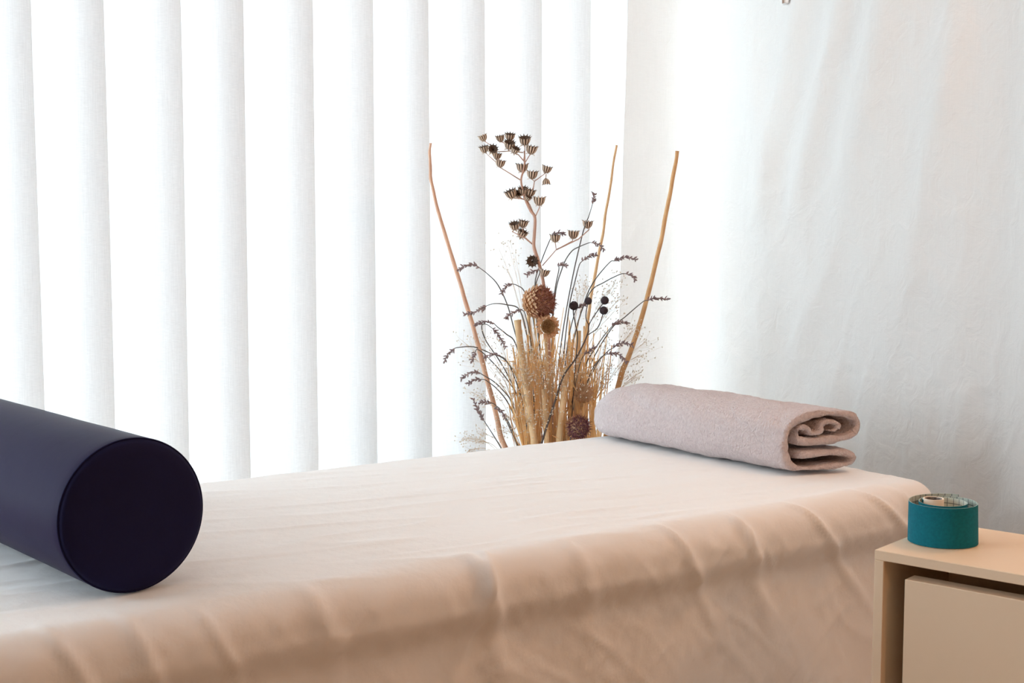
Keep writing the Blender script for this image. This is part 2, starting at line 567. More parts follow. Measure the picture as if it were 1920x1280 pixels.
# pleats pulled over the front edge: u, slant, amplitude, width
pleats = [(.52, .35, .006, .012), (.60, .5, .004, .010), (1.00, .25, .012, .020), (1.035, -.35, .011, .014), (1.16, .30, .005, .02), (1.33, .6, .007, .012),
          (1.47, .45, .008, .016), (1.60, .9, .007, .012), (1.76, 1.1, .007, .012), (1.85, .5, .006, .012), (.43, .5, .006, .012), (.28, .4, .008, .013), (.75, .3, .005, .02)]
idx = {}
vs = []; fs = []
for i in range(nu + 1):
    su = U0 - DR + (U1 - U0 + 2 * DR) * i / nu
    for j in range(nv + 1):
        sv = V0 - DR + (V1 - V0 + 2 * DR) * j / nv
        cu = min(max(su, U0), U1); cv = min(max(sv, V0), V1)
        qx, qy = su - cu, sv - cv
        d = math.hypot(qx, qy)
        if d > DR + STEP: continue
        d = min(d, DR)
        o, dz = profile(d)
        if d > 1e-6:
            k_ = math.hypot(qx, qy); nx, ny = qx / k_, qy / k_
        else:
            nx = ny = 0
        # displacement
        top = 1 - sstep(0, ARC * .7, d)
        g = 0.0
        # shallow creases along the length of the top
        g += top * (.0016 * nz(su * 4, sv * 26, 1) + .0009 * nz(su * 9 + sv * 6, sv * 50, 5) + .0028 * max(0, 1 - abs(nz(su * 2.2 + 5, sv * 13 + su * 2.5, 2)) * 5) ** 2 * (.4 + .6 * max(0, nz(su * 1.5, sv * 2, 8) + .3)))
        side = sstep(ARC * .25, ARC * 1.1, d)
        if d > 0:
            al = su if abs(qy) >= abs(qx) else sv * 1.0 + 3.7
            ss = al + d * .35
            g += side * (.0045 * nz(ss * 7, d * 3.0, 4) + .0022 * nz(ss * 24, d * 9, 6))
            low = sstep(.10, .2, d)
            # sharp creases running both ways across the hanging cloth
            p1, p2 = al - .9 * d, al + .9 * d
            c1 = max(0, 1 - abs(nz(p1 * 15, p2 * 3.5, 12)) * 4.5)
            c2 = max(0, 1 - abs(nz(p2 * 17, p1 * 4.5, 21)) * 4.5)
            c3 = max(0, 1 - abs(nz(p1 * 30 + 7, p2 * 10, 33)) * 4.0)
            wv = .5 + .9 * max(-.5, nz(al * 3, d * 4, 51))
            g += low * wv * (.0036 * c1 * c1 + .0030 * c2 * c2 + .0016 * c3 * c3) + low * .0045 * nz(p1 * 7, p2 * 3, 14)
            c4 = max(0, 1 - abs(nz((al + .7 * d) * 17, d * 5, 41)) * 4.5)
            c5 = max(0, 1 - abs(nz((al - .8 * d) * 22, d * 7, 47)) * 4.5)
            g += side * (1 - low) * wv * (.0042 * c4 * c4 + .0028 * c5 * c5)
            if qy < 0:
                for u0, sln, am, wd_ in pleats:
                    e = (su - (u0 + sln * d)) / (wd_ * (.55 + 3 * d))
                    if abs(e) < 3:
                        g += am * math.exp(-e * e) * sstep(-.01, .04, d) * (1 - sstep(.10, .30, d))
        nh = math.sin(min(d / RR, math.pi / 2)); nvv = math.cos(min(d / RR, math.pi / 2))
        P = T(cu + nx * (o + g * nh), cv + ny * (o + g * nh), TZ - dz + g * nvv)
        if P.z < .006: P.z = .006
        idx[(i, j)] = len(vs)
        vs.append(P)
for i in range(nu):
    for j in range(nv):
        q = [idx.get(k) for k in ((i, j), (i + 1, j), (i + 1, j + 1), (i, j + 1))]
        if None not in q: fs.append(q)
mb = MB(); mb.add(vs, fs)
tag(mb.build('table_sheet', M['sheet']), 'creased white cotton sheet draped over the massage table', 'sheet')

# ------------------------------------------------------------------ bolster
BR = .0945
bd = Vector((-.656, .755, 0)).normalized()
bc = at(251, 968, 1.0)
# near end centre: the axis lies one radius above the sheet
r_ = ray(251, 968); t_ = (TZ + BR + .001 - CZ) / r_.z
bc = Vector((r_.x * t_, r_.y * t_, TZ + BR + .002))
bol = empty('bolster', Vector((bc.x, bc.y, TZ + .002)), 'dark navy vinyl bolster cylinder lying across the massage table', 'bolster')
bs = Vector((0, 0, 1)).cross(bd).normalized()
def lathe(prof, n=96, wob=0.0):
    vs = []; fs = []
    for k, (x, r) in enumerate(prof):
        for i in range(n):
            a = 2 * math.pi * i / n
            rr = r * (1 + wob * nz(x * 9, math.cos(a) * 1.5, math.sin(a) * 1.5))
            vs.append(bc + bd * x + (bs * math.cos(a) + Vector((0, 0, 1)) * math.sin(a)) * rr)
    for k in range(len(prof) - 1):
        for i in range(n):
            i2 = (i + 1) % n
            fs.append((k * n + i, k * n + i2, (k + 1) * n + i2, (k + 1) * n + i))
    return vs, fs
BLn = .62
pr = [(.004, BR * .986), (.010, BR * .997)] + [(.02 + (BLn - .04) * k / 40, BR) for k in range(41)] + [(BLn - .010, BR * .997), (BLn - .004, BR * .986)]
mb = MB(); mb.add(*lathe(pr, 96, .006)); mb.build('cover', M['vinyl'], bol)
for sgn, x0 in ((-1, .0), (1, BLn)):
    capp = [(x0 + sgn * -.004, BR * .985), (x0 + sgn * .000, BR * .965), (x0 + sgn * .0025, BR * .93), (x0 + sgn * .004, BR * .8), (x0 + sgn * .005, BR * .4), (x0 + sgn * .005, BR * .001)]
    mb = MB(); mb.add(*lathe(capp, 96, .003)); mb.build('end_cap', M['vinyl_cap'], bol)
    ring = [bc + bd * (x0 - sgn * .004) + (bs * math.cos(a) + Vector((0, 0, 1)) * math.sin(a)) * BR * .990 for a in [2 * math.pi * i / 96 for i in range(97)]]
    mb = MB(); mb.tube(ring, .0013, 6, cap=False); mb.build('piping', M['vinyl_cap'], bol)

# ------------------------------------------------------------------ rolled towel
tn = Vector((.473, 2.398, 0)); tf = Vector((.150, 2.835, 0))
td = (tf - tn).normalized(); tl = (tf - tn).length
tw = Vector((-td.y, td.x, 0)); tw = tw if tw.x > 0 else -tw       # to the right
th = .0072
sec = [(.032, .036), (.085, .0375), (.120, .037), (.140, .033), (.148, .024), (.139, .0145), (.10, .0115), (.05, .0105), (.018, .016), (.003, .038), (.003, .066), (.017, .090),
       (.050, .105), (.090, .108), (.130, .105), (.150, .097), (.157, .084), (.150, .071), (.133, .065), (.105, .062), (.066, .060), (.042, .061), (.030, .068), (.032, .082), (.046, .084),
       (.056, .074), (.074, .076), (.080, .088), (.098, .092), (.114, .086), (.106, .077), (.094, .077)]
curve = crom([Vector((x, 0, z)) for x, z in sec], 7)
nC = len(curve); NL = 110
outline = []
for sgn in (1, -1):
    rng = range(nC) if sgn == 1 else range(nC - 1, -1, -1)
    for k in rng:
        t = (curve[min(k + 1, nC - 1)] - curve[max(k - 1, 0)]).normalized()
        n_ = Vector((-t.z, 0, t.x)) * sgn
        outline.append((curve[k] + n_ * th, n_, k))
vs = []; fs = []
nO = len(outline)
for i in range(NL + 1):
    t = i / NL
    y = t * tl
    end = max(0, (t - .80) / .20)
    end0 = max(0, (.035 - t) / .035)
    for q, n_, k in outline:
        x, z = q.x, q.z
        # the far end tapers and rounds off, the near end is rounded a little
        s_ = 1 - .42 * end ** 2.6
        x = .072 + (x - .072) * s_; z = .05 + (z - .05) * s_ - .012 * end ** 2
        g = .0045 * nz(k * .10 + 3, y * 9 - k * .06, .5) + .0018 * nz(k * .3, y * 40, 3.3) + .0013 * nz(k * .9, y * 90, 7.7)
        cr = max(0, 1 - abs(nz(y * 7 - z * 12 + 4, z * 8, 2)) * 4)
        g -= .0035 * cr * cr * (1 if z < .1 else .5)
        g -= .002 * end0 ** 2
        x += n_.x * g; z += n_.z * g
        if z < .0025: z = .0025 + .0
        slant = -.006 * (1 - t) - .30 * x * (1 - t)     # the near end is not cut square
        yy = y + slant + .006 * nz(k * .08, 1.5, 8) * (1 - t)
        p = tn + td * yy + tw * (x * .89) + Vector((0, 0, TZ + z + .0015))
        vs.append(p)
for i in range(NL):
    for k in range(nO):
        k2 = (k + 1) % nO
        fs.append((i * nO + k, (i + 1) * nO + k, (i + 1) * nO + k2, i * nO + k2))
# end faces: strips between the two sides of the ribbon
for base, fl in ((0, 1), (NL * nO, 0)):
    for k in range(nC - 1):
        a, b = base + k, base + k + 1
        c, d = base + nO - 1 - (k + 1), base + nO - 1 - k
        fs.append((a, b, c, d) if fl else (d, c, b, a))
mb = MB(); mb.add(vs, fs)
tag(mb.build('rolled_towel', M['terry'], origin=(tn.x, tn.y, TZ)), 'mauve taupe terry towel rolled up on the massage table', 'towel')

# ------------------------------------------------------------------ bedside cabinet
CT = .67
FL = on_z(1640, 1030, CT)
ca = R(-41)
fd = Vector((math.cos(ca), math.sin(ca), 0)); dd = Vector((-math.sin(ca), math.cos(ca), 0))
CWd, CDp, PT = .44, .20, .0125
cab = empty('bedside_cabinet', (FL.x, FL.y, 0), 'cream bedside cabinet with open gap around its drawer front', 'cabinet')
def cp(s, d, z): return FL + fd * s + dd * d + Vector((0, 0, z - CT))
def cbox(name, s0, s1, d0, d1, z0, z1, m, bev=.0008):
    mb = MB(); mb.box(cp(s0, d0, z0), fd * (s1 - s0), dd * (d1 - d0), Vector((0, 0, z1 - z0)), bev=bev)
    return mb.build(name, m, cab, smooth=False)
cbox('top_panel', 0, CWd, 0, CDp, CT - PT, CT, M['cabinet'])
cbox('side_panel', 0, PT, 0, CDp, 0, CT - PT, M['cabinet'])
cbox('side_panel', CWd - PT, CWd, 0, CDp, 0, CT - PT, M['cabinet'])
cbox('back_panel', PT, CWd - PT, CDp - .008, CDp, 0, CT - PT, M['cabinet'])
cbox('bottom_panel', PT, CWd - PT, 0, CDp - .008, .04, .04 + PT, M['cabinet'])
cbox('drawer_front', .040, CWd - .040, 0, .026, .09, CT - .030, M['cabinet'])
cbox('drawer_box', .050, CWd - .050, .026, CDp - .02, .0525, CT - .075, M['cabinet'])

# ------------------------------------------------------------------ tape roll
TH = .050
tb = on_z(1766, 1029, CT); tc_ = tb + Vector((tb.x, tb.y, 0)).normalized() * .041
tape = empty('tape_roll', (tc_.x, tc_.y, CT), 'loosely wound roll of teal kinesiology tape on the cabinet', 'tape')
def grid_mat():
    m = mat('tape_backing', (.62, .66, .58), .6)
    nt = m.node_tree; b = nt.nodes['Principled BSDF']
    uv = nt.nodes.new('ShaderNodeUVMap'); sx = nt.nodes.new('ShaderNodeSeparateXYZ')
    nt.links.new(uv.outputs[0], sx.inputs[0])
    fr = []
    for k in (0, 1):
        dv = nt.nodes.new('ShaderNodeMath'); dv.operation = 'DIVIDE'; dv.inputs[1].default_value = .0085
        f_ = nt.nodes.new('ShaderNodeMath'); f_.operation = 'FRACT'
        lt = nt.nodes.new('ShaderNodeMath'); lt.operation = 'LESS_THAN'; lt.inputs[1].default_value = .10
        nt.links.new(sx.outputs[k], dv.inputs[0]); nt.links.new(dv.outputs[0], f_.inputs[0]); nt.links.new(f_.outputs[0], lt.inputs[0])
        fr.append(lt)
    mx_ = nt.nodes.new('ShaderNodeMath'); mx_.operation = 'MAXIMUM'
    nt.links.new(fr[0].outputs[0], mx_.inputs[0]); nt.links.new(fr[1].outputs[0], mx_.inputs[1])
    mc = nt.nodes.new('ShaderNodeMix'); mc.data_type = 'RGBA'
    mc.inputs['A'].default_value = (.60, .64, .56, 1); mc.inputs['B'].default_value = (.10, .13, .14, 1)
    nt.links.new(mx_.outputs[0], mc.inputs['Factor']); nt.links.new(mc.outputs['Result'], b.inputs['Base Color'])
    return m
M['teal'] = mat('teal_tape', (.003, .135, .185), .8, .2, var=(.004, .165, .22), scale=300, bump=.3, bscale=900, dist=.0006)
M['backing'] = grid_mat()
M['core'] = mat('cardboard_core', (.80, .70, .58), .8)
M['ink'] = mat('dark_print', (.04, .04, .045), .8, var=(.45, .38, .32), scale=160)
M['rim'] = mat('tape_rim', (.35, .50, .48), .8)
spts = []
N = 420
for k in range(N + 1):
    g = 48 + (905 - 48) * k / N
    if g < 95: r = .0455 - .0035 * sstep(48, 95, g)
    else: r = .042 - .0006 * (g - 95) / 300
    r -= .0115 * sstep(395, 520, g)
    r -= .0158 * sstep(765, 900, g)
    cxo = -.008 * sstep(740, 900, g); cyo = .014 * sstep(740, 900, g)
    spts.append(Vector((cxo + r * math.cos(R(g)), cyo + r * math.sin(R(g)), 0)))
TT = .0009
arc = [0]
for k in range(1, N + 1): arc.append(arc[-1] + (spts[k] - spts[k - 1]).length)
vs = []; uvs = []
for k, p in enumerate(spts):
    t = (spts[min(k + 1, N)] - spts[max(k - 1, 0)]).normalized()
    n_ = Vector((t.y, -t.x, 0))                  # outward for a counter-clockwise spiral
    lift = .0022 * (1 - sstep(0, 70, k))
    flare = .0018 * max(0, math.cos(R(48 + (905 - 48) * k / N) - R(-20))) * (1 if k < 200 else 0)
    for off, z in ((0, 0), (0, TH), (-TT, TH), (-TT, 0)):
        q = p + n_ * (off + (flare if z == 0 else 0))
        vs.append(Vector((tc_.x, tc_.y, CT + .0008)) + q + Vector((0, 0, z + (lift if z > 0 else 0))))
        uvs.append((arc[k], z))
fs = []; ms = []
for k in range(N):
    a, b = k * 4, k * 4 + 4
    fs += [(a, b, b + 1, a + 1), (a + 1, b + 1, b + 2, a + 2), (a + 2, b + 2, b + 3, a + 3), (a + 3, b + 3, b, a)]
    ms += [0, 2, 1, 2]
fs += [(0, 1, 2, 3), (N * 4 + 3, N * 4 + 2, N * 4 + 1, N * 4)]; ms += [2, 2]
mb = MB(); mb.add(vs, fs); mb.m = ms
st = mb.build('tape_strip', [M['teal'], M['backing'], M['rim']], tape, smooth=True)
st['label'] = 'teal strip with gridded paper backing'
uvl = st.data.uv_layers.new(name='UVMap')
for lp in st.data.loops:
    uvl.data[lp.index].uv = uvs[lp.vertex_index]
st.data.set_sharp_from_angle(angle=R(40))
cc = Vector((tc_.x - .008, tc_.y + .014, CT + .0008))
vs = []; fs = []; ms = []
prf = [(.0128, 0, 0), (.0128, TH + .001, 0), (.0125, TH + .0015, 0), (.0112, TH + .0015, 0), (.0108, TH + .001, 1), (.0108, 0, 1)]
for r, z, m_ in prf:
    for i in range(40):
        a = 2 * math.pi * i / 40
        vs.append(cc + Vector((r * math.cos(a), r * math.sin(a), z)))
for k in range(len(prf) - 1):
    for i in range(40):
        i2 = (i + 1) % 40
        fs.append((k * 40 + i, k * 40 + i2, k * 40 + 40 + i2, k * 40 + 40 + i)); ms.append(1 if k == 4 else 0)
mb = MB(); mb.add(vs, fs); mb.m = ms
co = mb.build('core', [M['core'], M['ink']], tape)
co.data.set_sharp_from_angle(angle=R(40))
co['label'] = 'cream cardboard core with dark print inside'

# ------------------------------------------------------------------ dried flower arrangement
AY = 3.10
M['straw'] = plant('straw', (.95, .68, .36), (.84, .54, .25), 30, .4)
M['stick_red'] = mat('reddish_stick', (.62, .37, .26), .6, .3, var=(.74, .48, .34), scale=25)
M['stick_tan'] = mat('tan_stick', (.82, .58, .34), .6, .3, var=(.68, .45, .24), scale=30)
M['stick_brown'] = mat('brown_stick', (.58, .32, .14), .6, .3, var=(.72, .46, .23), scale=30)
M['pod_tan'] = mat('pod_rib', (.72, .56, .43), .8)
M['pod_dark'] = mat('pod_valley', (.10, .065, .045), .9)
M['stem_brown'] = mat('pod_stem', (.55, .35, .27), .7)
M['stem_dark'] = mat('dark_stem', (.085, .06, .05), .7)
M['lav_stem'] = mat('lavender_stem', (.15, .14, .13), .8)
M['lav'] = mat('lavender_bud', (.22, .16, .18), .9, var=(.36, .27, .25), scale=120)
M['ball'] = mat('black_seed_head', (.028, .018, .024), .9, var=(.05, .033, .04), scale=200)
M['bract'] = plant('tan_bract', (.80, .54, .34), (.66, .40, .23), 60, .35)
M['floret'] = plant('red_brown_floret', (.40, .17, .13), (.52, .26, .19), 90, .3)
M['disc'] = mat('brown_seed_disc', (.26, .13, .05), .9, var=(.45, .26, .11), scale=200)
M['petal_purple'] = mat('dark_red_petal', (.14, .045, .06), .9, var=(.22, .08, .09), scale=60)
M['gyp'] = plant('gypsophila_bud', (.80, .70, .58), (.88, .80, .70), 100, .4)
M['gyp_stem'] = plant('gypsophila_stem', (.78, .60, .40), (.70, .52, .33), 60, .4)

vc = Vector((.112, AY, 0))
vase = MB(); vs = []; fs = []
prf = [(.0, .004), (.075, .004), (.082, .01), (.10, .12), (.112, .28), (.108, .40), (.100, .455), (.104, .47), (.100, .474), (.094, .46), (.098, .40), (.09, .05), (.0, .05)]
for r, z in prf:
    for i in range(40):
        a = 2 * math.pi * i / 40
        vs.append(vc + Vector((r * math.cos(a), r * math.sin(a), z)))
for k in range(len(prf) - 1):
    for i in range(40):
        i2 = (i + 1) % 40
        fs.append((k * 40 + i, k * 40 + i2, k * 40 + 40 + i2, k * 40 + 40 + i))
vase.add(vs, fs)
tag(vase.build('floor_vase', M['vase'], origin=vc), 'brown clay floor vase behind the table holding the dried stems', 'vase')

def into_vase(p_last, y_last=None, rad=.085, depth=.30):
    """carry a stem on from its last visible point down into the vase"""
    d = Vector((p_last.x - vc.x, p_last.y - vc.y, 0))
    l = d.length
    if l > rad: d = d * (rad / l)
    return [Vector((vc.x + d.x * .9, vc.y + d.y * .9, .47)), Vector((vc.x + d.x * .35, vc.y + d.y * .35, depth))]

# three tall sticks
def stick(pts, Ys, r0, r1, m, label):
    P = [at(x, y, Y) for (x, y), Y in zip(pts, Ys)]
    P += into_vase(P[-1])
    c = crom(P, 8)
    c = [p + Vector((nz(i * .3, 1, r0 * 900), 0, 0)) * .0016 for i, p in enumerate(c)]
    rr = [r0 + (r1 - r0) * i / (len(c) - 1) + .0005 * nz(i * .6, r1 * 500, 2) for i in range(len(c))]
    mb = MB(); mb.tube(c, rr, 10)
    o = mb.build('wooden_stick', m, origin=(P[-1].x, P[-1].y, .30))
    tag(o, label, 'stick', 'tall sticks in the dried arrangement')
stick([(807, 268), (806, 310), (815, 370), (850, 490), (880, 590), (905, 680), (930, 775), (945, 835)], [3.05] * 6 + [3.07, 3.08], .0028, .0072, M['stick_red'], 'curved reddish stick leaning left out of the dried arrangement')
stick([(1156, 272), (1142, 360), (1128, 450), (1110, 545), (1096, 640), (1085, 720)], [3.16] * 6, .0026, .0055, M['stick_tan'], 'thin straight tan stick, between the other two tall sticks')
stick([(1270, 283), (1255, 370), (1236, 465), (1205, 590), (1182, 660), (1160, 720)], [3.10] * 6, .0042, .0072, M['stick_brown'], 'thick brown stick leaning right, its foot behind the towel')

# straw bundle
bun = empty('straw_bundle', (vc.x, vc.y, .30), 'upright bundle of golden dry straw behind the table', 'straw')
mb = MB()
for k in range(250):
    bx = random.uniform(962, 1128); edge = abs(bx - 1045) / 85
    if edge > .8 and random.random() < .5: continue
    Y = AY + random.uniform(-.075, .075)
    ty = random.uniform(575, 690) + 25 * edge
    if random.random() < .3: ty = random.uniform(640, 780)
    tx = bx + random.gauss(0, 10) + (bx - 1045) * .05
    p0 = at(tx, ty, Y); p1 = at(bx + random.gauss(0, 6), (ty + 880) / 2, Y); p2 = at(bx, 870, Y)
    p2.x = vc.x + max(-.08, min(.08, p2.x - vc.x))
    p3 = Vector((vc.x + (p2.x - vc.x) * .7, vc.y + (Y - AY) * .7, .25))
    r = random.uniform(.0009, .0019)
    if k % 4: mb.blade(crom([p0, p1, p2, p3], 3), r * 1.15, random.uniform(-.7, .7))
    else: mb.tube(crom([p0, p1, p2, p3], 3), r, 5)
# broken leaf scraps and bent blades
for k in range(170):
    bx = random.uniform(958, 1125); by = random.uniform(650, 830); Y = AY + random.uniform(-.10, .02)
    p = at(bx, by, Y); a = random.uniform(0, 6.28); l = random.uniform(.012, .035)
    d = Vector((math.cos(a) * .8, random.uniform(-.4, .4), math.sin(a)))
    q = p + d * l; m_ = (p + q) / 2 + Vector((random.gauss(0, .004), random.gauss(0, .004), random.gauss(0, .004)))
    mb.tube([p, m_, q], [.0006, random.uniform(.0010, .0024), .0003], 4)
so = mb.build('straws', M['straw'], bun); so['kind'] = 'stuff'
for pts, Y, r in (([(970, 600), (980, 680), (992, 760), (1003, 840)], AY - .085, .0075), ([(1062, 690), (1055, 760), (1048, 840)], AY - .088, .0065), ([(1085, 620), (1082, 740), (1078, 840)], AY - .05, .0055), ([(1020, 730), (1026, 840)], AY - .08, .006)):
    P = [at(x, y, Y) for x, y in pts]
    P.append(Vector((P[-1].x * .8 + vc.x * .2, P[-1].y, .40)))
    mb = MB(); mb.tube(crom(P, 5), r, 9); mb.build('thick_stalk', M['stick_tan'], bun)

# seed pod
def pod_mesh():
    mb = MB(); NR = 11; n = NR * 4
    prof = [(.06, 0), (.26, .08), (.40, .28), (.46, .52), (.47, .70)]
    vs = []; fs = []; ms = []
    for r, z in prof:
        for i in range(n):
            a = 2 * math.pi * i / n
            rr = r * (1 + .09 * math.cos(NR * a))
            vs.append((rr * math.cos(a), rr * math.sin(a), z))
    for i in range(n):         # toothed rim
        a = 2 * math.pi * i / n
        tooth = max(0, math.cos(NR * a))
        rr = .47 + .17 * tooth; z = .70 + .16 * tooth
        vs.append((rr * math.cos(a), rr * math.sin(a), z))
    for r, z in ((.34, .66), (.12, .5)):
        for i in range(n):
            a = 2 * math.pi * i / n
            vs.append((r * math.cos(a), r * math.sin(a), z + .05 * math.cos(NR * a)))
    for k in range(7):
        for i in range(n):
            i2 = (i + 1) % n
            fs.append((k * n + i, k * n + i2, k * n + n + i2, k * n + n + i))
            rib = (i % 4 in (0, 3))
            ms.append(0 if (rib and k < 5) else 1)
    mb.add(vs, fs); mb.m = ms
    for k in range(6):          # dry sepals under the cup
        a = 2 * math.pi * k / 6 + .3
        d = Vector((math.cos(a), math.sin(a), 0)); s = Vector((-d.y, d.x, 0))
        z = Vector((0, 0, 1))
        q = [d * .05 - s * .06, d * .05 + s * .06, d * .34 + s * .09 + z * .02, d * .34 - s * .09 + z * .02, d * .52 - z * .07]
        mb.add(q, [(0, 1, 2, 3), (3, 2, 4)], 0)
        mb.m = mb.m
    return mb
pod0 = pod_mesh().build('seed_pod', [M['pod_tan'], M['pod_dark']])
pod_me = pod0.data
bpy.data.objects.remove(pod0)
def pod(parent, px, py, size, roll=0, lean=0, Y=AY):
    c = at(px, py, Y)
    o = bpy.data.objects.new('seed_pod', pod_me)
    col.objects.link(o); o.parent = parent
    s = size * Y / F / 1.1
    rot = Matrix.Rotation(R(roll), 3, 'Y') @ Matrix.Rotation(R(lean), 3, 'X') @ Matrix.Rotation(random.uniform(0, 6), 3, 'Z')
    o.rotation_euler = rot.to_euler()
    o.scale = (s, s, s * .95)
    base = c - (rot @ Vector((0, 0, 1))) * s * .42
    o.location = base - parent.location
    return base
PB = empty('seed_pod_branch', (vc.x, vc.y, .30), 'tall branching stem carrying ribbed brown seed pods', 'dried stem')
YB = 3.06
stem = [(983, 283), (984, 300), (981, 320), (977, 338), (981, 360), (986, 376), (995, 395), (1003, 408), (1002, 440), (1001, 462), (1008, 485), (1015, 510), (1020, 540), (1026, 600), (1034, 720), (1040, 840)]
c = crom([at(x, y, YB) for x, y in stem] + into_vase(at(1040, 840, YB), rad=.06), 5)
mb = MB(); mb.tube(c, [.0015 + .0026 * min(1, i / (len(c) * .55)) for i in range(len(c))], 7)
mb.build('main_stem', M['stem_brown'], PB)
pods = [ # px, py, size, roll, lean, anchor on stem, extra joint
    (906, 258, 15, -20, 0, [(921, 273)], None), (938, 259, 15, -10, 10, [(945, 268)], None), (956, 256, 17, 5, 20, [(957, 268)], None), (955, 271, 19, 10, 30, [(965, 280)], None),
    (984, 263, 20, 0, 25, [(984, 284), (982, 300)], None), (908, 279, 16, -15, 15, [(930, 304)], None), (924, 281, 17, 20, 60, [(958, 283), (981, 286)], None), (932, 292, 15, 10, 10, [(938, 300)], None),
    (938, 306, 17, 10, 5, [(948, 320), (977, 338)], None), (966, 281, 15, 25, 30, [(972, 290), (984, 304)], None), (996, 280, 20, 12, 8, [(985, 304)], None), (979, 314, 20, 0, 5, [(977, 338)], None),
    (998, 327, 19, 5, 5, [(1002, 340), (1000, 352), (987, 374)], None), (1025, 317, 17, 15, 5, [(1002, 340)], None), (1024, 341, 14, 175, 0, [(1024, 326)], None),
    (958, 363, 20, -22, 15, [(975, 372), (985, 374)], None), (971, 364, 14, 10, 50, [(980, 373)], None), (981, 357, 17, 0, 25, [(985, 373)], None), (993, 361, 19, 15, 10, [(988, 376)], None), (990, 371, 12, 30, 30, [(994, 385), (1003, 407)], None),
    (1011, 376, 21, 2, 0, [(1012, 388), (1003, 408)], None),
    (965, 423, 18, -8, 25, [(960, 434), (984, 446), (1001, 460)], None), (981, 419, 17, 12, 10, [(981, 438)], None), (979, 438, 18, 25, 20, [(986, 446), (1001, 460)], None),
    (998, 489, 20, 20, 95, [(1010, 496)], None), (1021, 511, 17, 15, 0, [(1017, 522)], None),
    (1041, 446, 18, 0, 5, [(1043, 468), (1017, 498)], None), (1075, 439, 19, 4, 0, [(1073, 452), (1043, 468)], None), (1102, 420, 18, 3, 0, [(1105, 430), (1085, 448), (1060, 460), (1043, 468)], None)]
mbt = MB()
for i, (px, py, s, roll, lean, joints, _) in enumerate(pods):
    Y = YB + random.uniform(-.012, .012)
    b = pod(PB, px, py, s * 1.18, roll, lean, Y)
    mbt.tube([b] + [at(x, y, YB) for x, y in joints], [.0010] + [.0011 + .0002 * k for k in range(len(joints))], 5)
mbt.build('side_twigs', M['stem_brown'], PB)

# lavender sprigs: label, spike polyline (tip last), stem polyline from the spike's foot down
def sprig(label, spike, stem, Y, fat=1.0):
    P = [at(x, y, Y) for x, y in spike]
    S = [at(x, y, Y) for x, y in stem]
    S = [P[0]] + S
    S[1:] = [at(x, y, Y + .035 * k) for k, (x, y) in enumerate(stem)]
    tail = into_vase(S[-1], rad=.07)
    root = empty('lavender_sprig', (tail[1].x, tail[1].y, tail[1].z), label, 'lavender', 'dried lavender sprigs')
    c = crom(S + tail, 5)
    mb = MB(); mb.tube(c, [.0009 + .0005 * min(1, i / 12) for i in range(len(c))], 5); mb.build('stem', M['lav_stem'], root)
    mb = MB(); cs = crom(P, 10); n = len(cs)
    L = sum((cs[i + 1] - cs[i]).length for i in range(n - 1))
    mb.tube(cs, .0012, 5)
    nb = max(10, int(L / .0019))
    for k in range(nb):
        t = k / nb
        # whorls with gaps between them
        if .16 < (t * 4.2) % 1 < .34 and t < .75: continue
        i = min(n - 2, int(t * (n - 1))); p = cs[i].lerp(cs[i + 1], t * (n - 1) - i)
        tg = (cs[i + 1] - cs[i]).normalized()
        a = k * 2.4 + random.random()
        o1 = tg.orthogonal().normalized(); o2 = tg.cross(o1)
        sd = o1 * math.cos(a) + o2 * math.sin(a)
        mb.bud(p, sd * .95 + tg * random.uniform(.5, 1.1), random.uniform(.0065, .0105) * fat, random.uniform(.0017, .0027) * fat)
    mb.build('flower_spike', M['lav'], root)
